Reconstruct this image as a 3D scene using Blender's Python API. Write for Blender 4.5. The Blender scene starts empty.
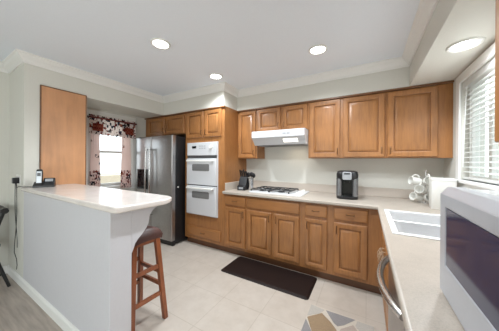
import bpy, bmesh, math, random
from mathutils import Vector, Matrix
random.seed(7)
S = bpy.context.scene
C = S.collection
PI = math.pi
R = math.radians

# ------------------------------------------------------------------ camera
cam_d = bpy.data.cameras.new('camera')
cam_d.sensor_width = 36.0
cam_d.lens = 204.05 / 499 * 36
cam_d.shift_y = -3.55 / 499
cam_d.clip_start = 0.02
cam = bpy.data.objects.new('camera', cam_d)
C.objects.link(cam)
cam.matrix_world = Matrix.Translation((0, 0, 1.336)) @ Matrix.Rotation(0.5224, 4, 'Z') @ Matrix.Rotation(PI / 2, 4, 'X') @ Matrix.Rotation(0.0061, 4, 'Z')
S.camera = cam

# ------------------------------------------------------------------ exposure, sky, daylight
S.view_settings.view_transform = 'Standard'
S.view_settings.look = 'None'
S.view_settings.gamma = 1.0
S.view_settings.use_curve_mapping = False
S.view_settings.exposure = 0.22
SKY = 2.4
REAR_FILL_W = 14.0        # soft fill from an unseen lamp added behind the camera
SIDE_W = 63.0
LAMP_W = 48.5
SOFFIT_W = 30.0
HOOD_W = 0.5
LENS = 9.0
S.cycles.max_bounces = 8
S.cycles.diffuse_bounces = 5
S.cycles.sample_clamp_indirect = 6.0
w = bpy.data.worlds.new('sky')
S.world = w
w.use_nodes = True
bg = w.node_tree.nodes['Background']
bg.inputs['Color'].default_value = (0.86, 0.93, 1.0, 1)
bg.inputs['Strength'].default_value = SKY


def area(name, loc, direction, sx, sy, watts, col):
    l = bpy.data.lights.new(name, 'AREA')
    l.shape = 'RECTANGLE'
    l.size, l.size_y = sx, sy
    l.energy = watts
    l.color = col
    o = bpy.data.objects.new(name, l)
    C.objects.link(o)
    o.location = loc
    o.rotation_euler = Vector(direction).to_track_quat('-Z', 'Y').to_euler()
    return o


area('rear_fill_light', (-1.5, -3.16, 1.1), (0, 1, 0), 1.7, 2.0, REAR_FILL_W, (0.93, 0.97, 1.0))  # added fill lamp, unseen, just outside the rear opening
area('side_window_daylight', (0.95, -1.7, 1.35), (-1, 0, 0), 1.2, 1.5, SIDE_W, (0.93, 0.97, 1.0))

# ------------------------------------------------------------------ materials


def lin(r, g, b):
    f = lambda c: (c / 255 / 12.92) if c / 255 <= 0.04045 else ((c / 255 + 0.055) / 1.055) ** 2.4
    return (f(r), f(g), f(b), 1)


def newmat(name):
    m = bpy.data.materials.new(name)
    m.use_nodes = True
    nt = m.node_tree
    return m, nt, nt.nodes['Principled BSDF']


def node(nt, t, **kw):
    n = nt.nodes.new(t)
    for k, v in kw.items():
        setattr(n, k, v)
    return n


def ramp(nt, fac, stops, interp='LINEAR'):
    n = nt.nodes.new('ShaderNodeValToRGB')
    cr = n.color_ramp
    cr.interpolation = interp
    while len(cr.elements) < len(stops):
        cr.elements.new(0.5)
    for e, (p, c) in zip(cr.elements, stops):
        e.position = p
        e.color = c
    nt.links.new(fac, n.inputs['Fac'])
    return n.outputs['Color']


def coords(nt, scale=(1, 1, 1), kind='Object', rot=(0, 0, 0)):
    tc = nt.nodes.new('ShaderNodeTexCoord')
    mp = nt.nodes.new('ShaderNodeMapping')
    mp.inputs['Scale'].default_value = scale
    mp.inputs['Rotation'].default_value = rot
    nt.links.new(tc.outputs[kind], mp.inputs['Vector'])
    return mp.outputs['Vector']


def plain(name, col, rough=0.5, metal=0.0, bump=0.0, bscale=60, spec=0.5, coat=0.0, vary=0.04):
    m, nt, b = newmat(name)
    v = coords(nt)
    n = node(nt, 'ShaderNodeTexNoise')
    n.inputs['Scale'].default_value = bscale
    n.inputs['Detail'].default_value = 3
    nt.links.new(v, n.inputs['Vector'])
    c2 = tuple(min(1, x * (1 + vary)) for x in col[:3]) + (1,)
    c1 = tuple(x * (1 - vary) for x in col[:3]) + (1,)
    nt.links.new(ramp(nt, n.outputs['Fac'], [(0.3, c1), (0.7, c2)]), b.inputs['Base Color'])
    b.inputs['Roughness'].default_value = rough
    b.inputs['Metallic'].default_value = metal
    b.inputs['Specular IOR Level'].default_value = spec
    b.inputs['Coat Weight'].default_value = coat
    if bump:
        bp = node(nt, 'ShaderNodeBump')
        bp.inputs['Strength'].default_value = bump
        bp.inputs['Distance'].default_value = 0.002
        nt.links.new(n.outputs['Fac'], bp.inputs['Height'])
        nt.links.new(bp.outputs['Normal'], b.inputs['Normal'])
    return m


def wood(name, base, scale, dark=0.62, light=1.18, rough=0.38):
    m, nt, b = newmat(name)
    tc = node(nt, 'ShaderNodeTexCoord')
    oi = node(nt, 'ShaderNodeObjectInfo')
    mul = node(nt, 'ShaderNodeVectorMath', operation='MULTIPLY')
    mul.inputs[1].default_value = (7.3, 5.1, 9.7)
    add = node(nt, 'ShaderNodeVectorMath', operation='ADD')
    nt.links.new(oi.outputs['Random'], mul.inputs[0])
    nt.links.new(tc.outputs['Object'], add.inputs[0])
    nt.links.new(mul.outputs[0], add.inputs[1])
    mp = node(nt, 'ShaderNodeMapping')
    mp.inputs['Scale'].default_value = scale
    nt.links.new(add.outputs[0], mp.inputs['Vector'])
    n = node(nt, 'ShaderNodeTexNoise')
    n.inputs['Scale'].default_value = 2.6
    n.inputs['Detail'].default_value = 7
    n.inputs['Roughness'].default_value = 0.6
    n.inputs['Distortion'].default_value = 0.5
    nt.links.new(mp.outputs[0], n.inputs['Vector'])
    n2 = node(nt, 'ShaderNodeTexNoise')
    n2.inputs['Scale'].default_value = 4.0
    n2.inputs['Detail'].default_value = 2
    nt.links.new(add.outputs[0], n2.inputs['Vector'])
    mx = node(nt, 'ShaderNodeMix', data_type='FLOAT')
    mx.inputs['Factor'].default_value = 0.4
    nt.links.new(n.outputs['Fac'], mx.inputs['A'])
    nt.links.new(n2.outputs['Fac'], mx.inputs['B'])
    k = lambda s: tuple(min(1, c * s) for c in base[:3]) + (1,)
    col = ramp(nt, mx.outputs['Result'], [(0.34, k(dark)), (0.5, k(1.0)), (0.66, k(light))])
    nt.links.new(col, b.inputs['Base Color'])
    b.inputs['Roughness'].default_value = rough
    b.inputs['Coat Weight'].default_value = 0.25
    b.inputs['Coat Roughness'].default_value = 0.25
    return m


def emit(name, col, strength):
    m, nt, b = newmat(name)
    b.inputs['Base Color'].default_value = col
    b.inputs['Emission Color'].default_value = col
    b.inputs['Emission Strength'].default_value = strength
    return m


def glass_mat(name):
    m = bpy.data.materials.new(name)
    m.use_nodes = True
    nt = m.node_tree
    nt.nodes.clear()
    out = node(nt, 'ShaderNodeOutputMaterial')
    mx = node(nt, 'ShaderNodeMixShader')
    tr = node(nt, 'ShaderNodeBsdfTransparent')
    tr.inputs['Color'].default_value = (0.96, 0.98, 0.97, 1)
    gl = node(nt, 'ShaderNodeBsdfGlossy')
    gl.inputs['Roughness'].default_value = 0.02
    fr = node(nt, 'ShaderNodeFresnel')
    fr.inputs['IOR'].default_value = 1.45
    ge = node(nt, 'ShaderNodeNewGeometry')
    inv = node(nt, 'ShaderNodeMath', operation='SUBTRACT')
    inv.inputs[0].default_value = 1.0
    nt.links.new(ge.outputs['Backfacing'], inv.inputs[1])
    mu = node(nt, 'ShaderNodeMath', operation='MULTIPLY')
    nt.links.new(fr.outputs[0], mu.inputs[0])
    nt.links.new(inv.outputs[0], mu.inputs[1])
    nt.links.new(mu.outputs[0], mx.inputs['Fac'])
    nt.links.new(tr.outputs[0], mx.inputs[1])
    nt.links.new(gl.outputs[0], mx.inputs[2])
    nt.links.new(mx.outputs[0], out.inputs['Surface'])
    return m


MAPLE = lin(156, 105, 59)
M_WOOD = wood('maple_vertical', MAPLE, (20, 20, 1.8), 0.72, 1.2)
M_WOODH = wood('maple_horizontal', MAPLE, (1.8, 20, 20), 0.78, 1.14)
M_WOODY = wood('maple_depth', MAPLE, (9, 0.9, 9))
M_TRIMW = wood('maple_moulding', lin(118, 78, 46), (0.9, 9, 9))
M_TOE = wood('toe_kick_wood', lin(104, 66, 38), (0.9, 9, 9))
M_PANEL = wood('pantry_veneer', lin(200, 146, 104), (5, 5, 0.6), 0.8, 1.12, 0.3)
M_STOOL = wood('stool_wood', lin(138, 78, 46), (14, 14, 1.2), 0.6, 1.25, 0.35)
M_WALL = plain('wall_paint', lin(214, 212, 204), 0.75, bump=0.05, bscale=90, vary=0.012, spec=0.25)
M_CEIL = plain('ceiling_paint', lin(234, 240, 248), 0.85, bump=0.1, bscale=120, vary=0.012, spec=0.2)
M_TRIM = plain('white_trim_paint', lin(232, 231, 228), 0.4, vary=0.01)
M_PENIN = plain('half_wall_white_paint', lin(200, 199, 203), 0.5, vary=0.012)
_nt = M_PENIN.node_tree
_w = node(_nt, 'ShaderNodeTexWave', wave_type='BANDS', bands_direction='X', wave_profile='SIN')
_w.inputs['Scale'].default_value = 6.3
_nt.links.new(coords(_nt), _w.inputs['Vector'])
_h = ramp(_nt, _w.outputs['Fac'], [(0.0, (0, 0, 0, 1)), (0.12, (1, 1, 1, 1))])
_b = node(_nt, 'ShaderNodeBump')
_b.inputs['Strength'].default_value = 0.35
_b.inputs['Distance'].default_value = 0.0015
_nt.links.new(_h, _b.inputs['Height'])
_nt.links.new(_b.outputs['Normal'], _nt.nodes['Principled BSDF'].inputs['Normal'])
M_SPLASH = plain('counter_upstand', lin(188, 177, 166), 0.4, vary=0.03, bscale=150)
M_WHITE = plain('white_enamel', lin(206, 207, 210), 0.22, vary=0.01)
M_WHITE2 = plain('white_plastic', lin(230, 229, 224), 0.35, vary=0.01)
M_SINK = plain('white_sink_enamel', lin(248, 248, 249), 0.18, vary=0.005)
M_STEEL = plain('brushed_steel', (0.43, 0.42, 0.42, 1), 0.3, 1.0, bscale=30, vary=0.05)
M_STEELD = plain('steel_handle', (0.62, 0.61, 0.6, 1), 0.24, 1.0, vary=0.03)
M_CHROME = plain('chrome', (0.75, 0.75, 0.76, 1), 0.12, 1.0, vary=0.02)
M_BLACK = plain('black_plastic', lin(24, 24, 26), 0.35, vary=0.1)
M_BLACKG = plain('black_gloss', lin(16, 16, 18), 0.12, vary=0.1)
M_IRON = plain('cast_iron', lin(40, 40, 42), 0.5, vary=0.15, bump=0.2)
M_DKGREY = plain('dark_grey_plastic', lin(70, 70, 72), 0.35, vary=0.05)
M_SILVER = plain('silver_plastic', lin(168, 170, 174), 0.3, 0.35, vary=0.03)
M_GUNM = plain('grey_metallic_plastic', lin(128, 128, 130), 0.25, 0.75, vary=0.03)
M_OVENGL = plain('oven_window_glass', lin(112, 112, 112), 0.12, vary=0.03)
M_BRONZE = plain('antique_bronze', lin(104, 74, 48), 0.35, 0.7, vary=0.1)
M_BRASS = plain('pale_wire_metal', lin(214, 190, 164), 0.3, 0.6, vary=0.1)
M_MWAVE = plain('microwave_grey_shell', lin(172, 174, 180), 0.3, 0.1, vary=0.015)
M_MWTOP = plain('microwave_white_top', lin(228, 229, 231), 0.14, vary=0.01)
M_MWGL = plain('microwave_door_glass', lin(46, 52, 78), 0.08, vary=0.02, spec=0.3)
M_MAT = plain('mat_vinyl', lin(30, 17, 14), 0.6, spec=0.25, vary=0.15, bump=0.35, bscale=160)
M_LEATH = plain('stool_leather', lin(80, 54, 50), 0.42, vary=0.12, bump=0.2, bscale=80)
M_CHAIR = plain('black_painted_wood', lin(20, 19, 20), 0.35, vary=0.1)
M_BLIND = plain('blind_slat_white', lin(240, 240, 238), 0.45, vary=0.01)
_nt = M_BLIND.node_tree
_tr = node(_nt, 'ShaderNodeBsdfTranslucent')
_tr.inputs['Color'].default_value = lin(245, 245, 242)
_ms = node(_nt, 'ShaderNodeMixShader')
_ms.inputs['Fac'].default_value = 0.4
_nt.links.new(_nt.nodes['Principled BSDF'].outputs[0], _ms.inputs[1])
_nt.links.new(_tr.outputs[0], _ms.inputs[2])
_nt.links.new(_ms.outputs[0], [n for n in _nt.nodes if n.type == 'OUTPUT_MATERIAL'][0].inputs['Surface'])
M_BAND = plain('dark_red_band', lin(122, 58, 54), 0.85, vary=0.15)
M_ROD = plain('curtain_rod_wood', lin(90, 50, 42), 0.4, vary=0.1)
M_GLASS = glass_mat('window_glass')
M_GROUND = plain('outside_gravel', lin(176, 166, 150), 0.9, vary=0.1, bscale=20)
M_BLOCK = plain('outside_block_wall', lin(214, 200, 180), 0.9, vary=0.06, bscale=15)
M_HEDGE = plain('hedge_leaves', lin(48, 60, 44), 0.7, vary=0.5, bump=1.0, bscale=30)
M_LAMP = emit('lamp_lens', (0.97, 0.98, 1.0, 1), LENS)
M_HOODLENS = emit('hood_lamp_lens', (1.0, 0.95, 0.86, 1), 0.7)
M_SCREEN = emit('lcd', (0.35, 0.42, 0.45, 1), 0.25)


def counter_mat(name, base, rough):
    m, nt, b = newmat(name)
    v = coords(nt)
    a = node(nt, 'ShaderNodeTexNoise')
    a.inputs['Scale'].default_value = 260
    a.inputs['Detail'].default_value = 2
    c = node(nt, 'ShaderNodeTexNoise')
    c.inputs['Scale'].default_value = 9
    c.inputs['Detail'].default_value = 4
    nt.links.new(v, a.inputs['Vector'])
    nt.links.new(v, c.inputs['Vector'])
    mx = node(nt, 'ShaderNodeMix', data_type='FLOAT')
    mx.inputs['Factor'].default_value = 0.4
    nt.links.new(a.outputs['Fac'], mx.inputs['A'])
    nt.links.new(c.outputs['Fac'], mx.inputs['B'])
    k = lambda s: tuple(min(1, x * s) for x in base[:3]) + (1,)
    nt.links.new(ramp(nt, mx.outputs['Result'], [(0.32, k(0.84)), (0.5, k(1.0)), (0.68, k(1.1))]), b.inputs['Base Color'])
    b.inputs['Roughness'].default_value = rough
    return m


M_COUNTER = counter_mat('speckled_laminate', lin(177, 167, 156), 0.36)
M_BAR = counter_mat('polished_bar_top', lin(216, 208, 202), 0.15)


def tile_mat():
    m, nt, b = newmat('beige_floor_tile')
    v = coords(nt, kind='Object')
    br = node(nt, 'ShaderNodeTexBrick')
    br.offset = 0.0
    br.squash = 1.0
    br.inputs['Scale'].default_value = 1.0
    br.inputs['Mortar Size'].default_value = 0.003
    br.inputs['Mortar Smooth'].default_value = 0.3
    br.inputs['Brick Width'].default_value = 0.405
    br.inputs['Row Height'].default_value = 0.405
    br.inputs['Color1'].default_value = lin(197, 188, 178)
    br.inputs['Color2'].default_value = lin(193, 183, 172)
    br.inputs['Mortar'].default_value = lin(178, 168, 156)
    nt.links.new(v, br.inputs['Vector'])
    n = node(nt, 'ShaderNodeTexNoise')
    n.inputs['Scale'].default_value = 7
    n.inputs['Detail'].default_value = 8
    n.inputs['Roughness'].default_value = 0.65
    nt.links.new(v, n.inputs['Vector'])
    mot = ramp(nt, n.outputs['Fac'], [(0.32, (0.86, 0.84, 0.82, 1)), (0.62, (1, 1, 1, 1))])
    mx = node(nt, 'ShaderNodeMix', data_type='RGBA', blend_type='MULTIPLY')
    mx.inputs['Factor'].default_value = 0.8
    nt.links.new(br.outputs['Color'], mx.inputs[6])
    nt.links.new(mot, mx.inputs[7])
    nt.links.new(mx.outputs[2], b.inputs['Base Color'])
    b.inputs['Roughness'].default_value = 0.36
    return m


def plank_mat():
    m, nt, b = newmat('taupe_plank_floor')
    v = coords(nt, (1.2, 12, 1))
    n = node(nt, 'ShaderNodeTexNoise')
    n.inputs['Scale'].default_value = 3
    n.inputs['Detail'].default_value = 6
    nt.links.new(v, n.inputs['Vector'])
    nt.links.new(ramp(nt, n.outputs['Fac'], [(0.3, lin(160, 148, 138)), (0.7, lin(190, 178, 167))]), b.inputs['Base Color'])
    b.inputs['Roughness'].default_value = 0.45
    return m


def cloth_print(name, ground, seed, sc, cover, trans=0.35):
    """cream cloth with blocky red, brown and black printed figures"""
    m, nt, b = newmat(name)
    v = coords(nt, (1, 1, 1))
    vo = node(nt, 'ShaderNodeTexVoronoi', feature='F1', distance='CHEBYCHEV')
    vo.inputs['Scale'].default_value = sc
    vo.inputs['Randomness'].default_value = 0.8
    nt.links.new(v, vo.inputs['Vector'])
    sep = node(nt, 'ShaderNodeSeparateColor')
    nt.links.new(vo.outputs['Color'], sep.inputs[0])
    g = ground
    a = cover
    col = ramp(nt, sep.outputs[0], [(0.0, lin(120, 42, 38)), (a * 0.35, lin(58, 44, 44)), (a * 0.62, lin(150, 84, 60)), (a * 0.8, lin(52, 58, 74)), (a, g)], 'CONSTANT')
    ck = node(nt, 'ShaderNodeTexVoronoi', feature='F1', distance='CHEBYCHEV')
    ck.inputs['Scale'].default_value = sc * 1.9
    ck.inputs['Randomness'].default_value = 0.5
    nt.links.new(v, ck.inputs['Vector'])
    sp = node(nt, 'ShaderNodeSeparateColor')
    nt.links.new(ck.outputs['Color'], sp.inputs[0])
    f = ramp(nt, sp.outputs[1], [(0.0, (0, 0, 0, 1)), (0.55, (1, 1, 1, 1))], 'CONSTANT')
    mx = node(nt, 'ShaderNodeMix', data_type='RGBA')
    nt.links.new(f, mx.inputs['Factor'])
    nt.links.new(col, mx.inputs[6])
    mx.inputs[7].default_value = g
    nt.links.new(mx.outputs[2], b.inputs['Base Color'])
    b.inputs['Roughness'].default_value = 0.9
    tr = node(nt, 'ShaderNodeBsdfTranslucent')
    nt.links.new(mx.outputs[2], tr.inputs['Color'])
    ms = node(nt, 'ShaderNodeMixShader')
    ms.inputs['Fac'].default_value = trans
    out = [n for n in nt.nodes if n.type == 'OUTPUT_MATERIAL'][0]
    nt.links.new(b.outputs[0], ms.inputs[1])
    nt.links.new(tr.outputs[0], ms.inputs[2])
    nt.links.new(ms.outputs[0], out.inputs['Surface'])
    return m


M_TILE = tile_mat()
M_PLANK = plank_mat()
M_RUGBASE = plain('rug_cream_lines', lin(198, 189, 176), 0.95, bump=0.4, bscale=200, vary=0.06)
M_PATCH = [plain('rug_light_grey', lin(176, 170, 162), 0.95, bump=0.5, bscale=180, vary=0.12), plain('rug_tan', lin(146, 124, 98), 0.95, bump=0.5, bscale=180, vary=0.2), plain('rug_grey', lin(138, 134, 134), 0.95, bump=0.5, bscale=180, vary=0.16), plain('rug_taupe', lin(170, 156, 146), 0.95, bump=0.5, bscale=180, vary=0.12)]
M_VAL = cloth_print('valance_print', lin(238, 228, 224), 1, 24, 0.62, 0.55)


def house_patches(m):
    """two dark red farmhouse figures printed near the ends of the valance"""
    nt = m.node_tree
    b = nt.nodes['Principled BSDF']
    src = b.inputs['Base Color'].links[0].from_socket
    tc = node(nt, 'ShaderNodeTexCoord')
    sp = node(nt, 'ShaderNodeSeparateXYZ')
    nt.links.new(tc.outputs['Object'], sp.inputs[0])

    def band(sock, lo, hi):
        a = node(nt, 'ShaderNodeMath', operation='GREATER_THAN')
        a.inputs[1].default_value = lo
        c = node(nt, 'ShaderNodeMath', operation='LESS_THAN')
        c.inputs[1].default_value = hi
        d = node(nt, 'ShaderNodeMath', operation='MULTIPLY')
        nt.links.new(sock, a.inputs[0])
        nt.links.new(sock, c.inputs[0])
        nt.links.new(a.outputs[0], d.inputs[0])
        nt.links.new(c.outputs[0], d.inputs[1])
        return d.outputs[0]
    ay = node(nt, 'ShaderNodeMath', operation='ABSOLUTE')
    nt.links.new(sp.outputs['Y'], ay.inputs[0])
    d = node(nt, 'ShaderNodeMath', operation='MULTIPLY')
    nt.links.new(band(ay.outputs[0], 0.165, 0.31), d.inputs[0])
    nt.links.new(band(sp.outputs['Z'], -0.205, -0.09), d.inputs[1])
    ck = node(nt, 'ShaderNodeTexChecker')
    ck.inputs['Scale'].default_value = 34
    ck.inputs['Color1'].default_value = lin(134, 52, 44)
    ck.inputs['Color2'].default_value = lin(168, 96, 76)
    nt.links.new(tc.outputs['Object'], ck.inputs['Vector'])
    mx = node(nt, 'ShaderNodeMix', data_type='RGBA')
    nt.links.new(d.outputs[0], mx.inputs['Factor'])
    nt.links.new(src, mx.inputs[6])
    nt.links.new(ck.outputs['Color'], mx.inputs[7])
    nt.links.new(mx.outputs[2], b.inputs['Base Color'])
    for n in nt.nodes:
        if n.type == 'BSDF_TRANSLUCENT':
            nt.links.new(mx.outputs[2], n.inputs['Color'])


house_patches(M_VAL)
M_HEM = cloth_print('curtain_hem_print', lin(226, 204, 198), 2, 20, 0.75, 0.4)
M_SHEER = cloth_print('sheer_pink_cloth', lin(244, 228, 223), 3, 20, 0.05, 0.65)

# ------------------------------------------------------------------ mesh helpers


def B():
    return bmesh.new()


def box(bm, x0, x1, y0, y1, z0, z1):
    v = [bm.verts.new(p) for p in ((x0, y0, z0), (x1, y0, z0), (x1, y1, z0), (x0, y1, z0), (x0, y0, z1), (x1, y0, z1), (x1, y1, z1), (x0, y1, z1))]
    for f in ((0, 3, 2, 1), (4, 5, 6, 7), (0, 1, 5, 4), (1, 2, 6, 5), (2, 3, 7, 6), (3, 0, 4, 7)):
        bm.faces.new([v[i] for i in f])
    return bm


def ring_loft(bm, rings, cap0=True, cap1=True):
    vs = [[bm.verts.new(p) for p in r] for r in rings]
    n = len(vs[0])
    for a, b in zip(vs, vs[1:]):
        for i in range(n):
            j = (i + 1) % n
            bm.faces.new((a[i], a[j], b[j], b[i]))
    if cap0:
        bm.faces.new(list(reversed(vs[0])))
    if cap1:
        bm.faces.new(vs[-1])
    return bm


def prism(bm, pts, axis, a, b):
    """closed outline pts (2D) extruded from a to b along axis"""
    def P(p, t):
        return {'x': (t, p[0], p[1]), 'y': (p[0], t, p[1]), 'z': (p[0], p[1], t)}[axis]
    ring_loft(bm, [[P(p, a) for p in pts], [P(p, b) for p in pts]])
    bmesh.ops.recalc_face_normals(bm, faces=bm.faces)
    return bm


def frame_of(d):
    d = Vector(d).normalized()
    u = d.cross(Vector((0, 0, 1)))
    if u.length < 1e-4:
        u = Vector((1, 0, 0))
    u.normalize()
    return u, d.cross(u)


def cyl(bm, p0, p1, r0, r1=None, n=16):
    r1 = r0 if r1 is None else r1
    p0, p1 = Vector(p0), Vector(p1)
    u, v = frame_of(p1 - p0)
    ring = lambda c, r: [c + u * (r * math.cos(2 * PI * i / n)) + v * (r * math.sin(2 * PI * i / n)) for i in range(n)]
    ring_loft(bm, [ring(p0, r0), ring(p1, r1)])
    return bm


def tube(bm, pts, r, n=8, closed=False):
    pts = [Vector(p) for p in pts]
    rings = []
    u = None
    L = len(pts)
    for i, p in enumerate(pts):
        d = (pts[min(i + 1, L - 1)] - pts[max(i - 1, 0)])
        if u is None:
            u, v = frame_of(d)
        else:
            d.normalize()
            u = (u - d * u.dot(d)).normalized()
            v = d.cross(u)
        rr = r(i / (L - 1)) if callable(r) else r
        rings.append([p + u * (rr * math.cos(2 * PI * k / n)) + v * (rr * math.sin(2 * PI * k / n)) for k in range(n)])
    ring_loft(bm, rings)
    return bm


def lathe(bm, prof, c=(0, 0, 0), n=28, cap0=True, cap1=True):
    rings = [[(c[0] + r * math.cos(2 * PI * i / n), c[1] + r * math.sin(2 * PI * i / n), c[2] + z) for i in range(n)] for r, z in prof]
    ring_loft(bm, rings, cap0, cap1)
    return bm


def bar(bm, p0, p1, w, d, up=(0, 0, 1)):
    """square bar between two points"""
    p0, p1 = Vector(p0), Vector(p1)
    dr = (p1 - p0).normalized()
    u = dr.cross(Vector(up))
    if u.length < 1e-3:
        u = Vector((1, 0, 0))
    u.normalize()
    v = dr.cross(u)
    q = lambda c: [c + u * (sx * w / 2) + v * (sy * d / 2) for sx, sy in ((-1, -1), (1, -1), (1, 1), (-1, 1))]
    ring_loft(bm, [q(p0), q(p1)])
    return bm


def rrect(w, d, r, n=5):
    pts = []
    for cx, cy, a0 in ((w / 2 - r, d / 2 - r, 0), (-w / 2 + r, d / 2 - r, 90), (-w / 2 + r, -d / 2 + r, 180), (w / 2 - r, -d / 2 + r, 270)):
        for i in range(n + 1):
            a = R(a0 + 90 * i / n)
            pts.append((cx + r * math.cos(a), cy + r * math.sin(a)))
    return pts


def cells(bm, us, vs, solid, P, t0, t1):
    """a slab made of grid cells (with holes left out), one closed shell. P(u,v,t) maps to a point"""
    cache = {}

    def V(i, j, t):
        k = (i, j, t)
        if k not in cache:
            cache[k] = bm.verts.new(P(us[i], vs[j], t))
        return cache[k]
    nu, nv = len(us) - 1, len(vs) - 1
    S_ = lambda i, j: 0 <= i < nu and 0 <= j < nv and solid(i, j)
    for i in range(nu):
        for j in range(nv):
            if not S_(i, j):
                continue
            bm.faces.new([V(i, j, t1), V(i + 1, j, t1), V(i + 1, j + 1, t1), V(i, j + 1, t1)])
            bm.faces.new([V(i, j, t0), V(i, j + 1, t0), V(i + 1, j + 1, t0), V(i + 1, j, t0)])
            for (di, dj, a, b) in ((-1, 0, (i, j), (i, j + 1)), (1, 0, (i + 1, j + 1), (i + 1, j)), (0, -1, (i + 1, j), (i, j)), (0, 1, (i, j + 1), (i + 1, j + 1))):
                if not S_(i + di, j + dj):
                    bm.faces.new([V(*a, t0), V(*b, t0), V(*b, t1), V(*a, t1)])
    bmesh.ops.recalc_face_normals(bm, faces=bm.faces)
    bmesh.ops.dissolve_limit(bm, angle_limit=0.01, verts=bm.verts, edges=bm.edges)
    return bm


def obj(name, bm, mat, parent=None, bevel=0.0, smooth=True, seg=2, angle=40):
    me = bpy.data.meshes.new(name)
    bmesh.ops.recalc_face_normals(bm, faces=bm.faces)
    bm.to_mesh(me)
    bm.free()
    me.materials.append(mat)
    if smooth:
        for p in me.polygons:
            p.use_smooth = True
        me.set_sharp_from_angle(angle=R(angle))
    o = bpy.data.objects.new(name, me)
    C.objects.link(o)
    if parent:
        o.parent = parent
    if bevel:
        b = o.modifiers.new('bevel', 'BEVEL')
        b.width = bevel
        b.segments = seg
        b.limit_method = 'ANGLE'
        b.angle_limit = R(40)
        b.harden_normals = False
    return o


def tag(o, label, cat, group=None):
    o['label'] = label
    o['category'] = cat
    if group:
        o['group'] = group
    return o


def thing(name, label, cat, loc=(0, 0, 0), rotz=0.0, group=None):
    o = bpy.data.objects.new(name, None)
    o.empty_display_size = 0.05
    C.objects.link(o)
    o.location = loc
    o.rotation_euler = (0, 0, rotz)
    return tag(o, label, cat, group)


def struct(name, bm, mat, bevel=0.0, smooth=False):
    o = obj(name, bm, mat, None, bevel, smooth)
    o['kind'] = 'structure'
    return o


def dup(root, loc, rotz, label, group=None):
    r = root.copy()
    C.objects.link(r)
    r.location = loc
    r.rotation_euler = (0, 0, rotz)
    r['label'] = label
    if group:
        r['group'] = group
    for ch in list(root.children):
        c = ch.copy()
        C.objects.link(c)
        c.parent = r
        for g in ch.children:
            d = g.copy()
            C.objects.link(d)
            d.parent = c
    return r


# ------------------------------------------------------------------ key dimensions (metres)
XR, YB = 0.74, 3.04            # right wall, back wall
XL, YN = -3.69, 0.677          # left wall, face of the pantry jog and of the half wall
XJ = -3.136                    # pantry jog / left soffit face
ZC, ZS = 2.4625, 2.155         # ceiling, soffit bottom
YF = 2.405                     # base cabinet face frames (doors 2 cm in front)
YU = 2.745                     # wall cabinet doors
XO = -1.808                    # right side of the oven cabinet
Y0 = -3.0                      # wall behind the camera

# ------------------------------------------------------------------ room shell
struct('floor', box(B(), -4.0, 1.0, Y0 - 0.2, 3.2, -0.05, 0.0), M_TILE)
struct('floor_dining', box(B(), XL, -1.42, Y0, YN, 0.0, 0.004), M_PLANK)
struct('ceiling', box(B(), -4.0, 1.0, Y0 - 0.2, 3.2, ZC, ZC + 0.08), M_CEIL)
struct('wall_back', box(B(), -3.84, 0.9, YB, YB + 0.15, 0, ZC), M_WALL)

LW = (1.49, 2.13, 0.93, 2.05)      # left window opening  y0 y1 z0 z1
RW = (1.225, 2.56, 1.19, 2.06)      # right window opening


def inside(a, b, lo, hi):
    return a >= lo - 1e-6 and b <= hi + 1e-6


ys = [Y0, LW[0], LW[1], YB]
zs = [0, LW[2], LW[3], ZC]


def solid_left(i, j):
    a, b, c, d = ys[i], ys[i + 1], zs[j], zs[j + 1]
    for W in (LW,):
        if inside(a, b, W[0], W[1]) and inside(c, d, W[2], W[3]):
            return False
    return True


struct('wall_left', cells(B(), ys, zs, solid_left, lambda u, v, t: (t, u, v), XL - 0.15, XL), M_WALL)
SW = (-2.3, -1.1, 0.6, 2.1)        # window in the right wall behind the camera
ys2 = [Y0, SW[0], SW[1], RW[0], RW[1], YB]
zs2 = [0, SW[2], RW[2], RW[3], SW[3], ZC]
struct('wall_right', cells(B(), ys2, zs2, lambda i, j: not ((i == 3 and j == 2) or (i == 1 and 1 <= j <= 3)), lambda u, v, t: (t, u, v), XR, XR + 0.15), M_WALL)
xs3 = [-3.84, -2.4, -0.6, 0.9]
zs3 = [0, 2.15, ZC]
struct('wall_front', cells(B(), xs3, zs3, lambda i, j: not (i == 1 and j == 0), lambda u, v, t: (u, t, v), Y0 - 0.15, Y0), M_WALL)
struct('wall_pantry', box(B(), XL, XJ, YN, 1.235, 0, ZC), M_WALL)
# soffits over the cabinets and the window recess
struct('ceiling_soffit_back', box(B(), XO, 0.389, 2.74, YB, ZS, ZC), M_WALL)
struct('ceiling_soffit_oven', box(B(), XL, XO, 2.38, YB, ZS, ZC), M_WALL)
struct('ceiling_soffit_left', box(B(), XL, XJ, 1.235, 2.38, ZS, ZC), M_WALL)
struct('ceiling_soffit_right', box(B(), 0.389, XR, Y0, YB, ZS, ZC), M_WALL)


# crown moulding: profile (out from wall, down from ceiling) swept along a straight run with mitred ends
CROWN = [(0, 0), (0.075, 0), (0.075, -0.012), (0.062, -0.02), (0.05, -0.042), (0.028, -0.062), (0.016, -0.078), (0.012, -0.095), (0, -0.095)]


def crown(name, p0, p1, nrm, m0, m1):
    """m0, m1: +1 mitre for an outside corner (run gets longer away from the wall), -1 for an inside corner, 0 square"""
    p0, p1, nrm = Vector(p0), Vector(p1), Vector(nrm)
    d = (p1 - p0).normalized()
    rings = []
    for p, m, s in ((p0, m0, -1), (p1, m1, 1)):
        rings.append([(p + nrm * o + d * (s * m * o)).to_tuple()[:2] + (ZC + z,) for o, z in CROWN])
    return struct(name, ring_loft(B(), rings), M_TRIM, smooth=False)


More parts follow.
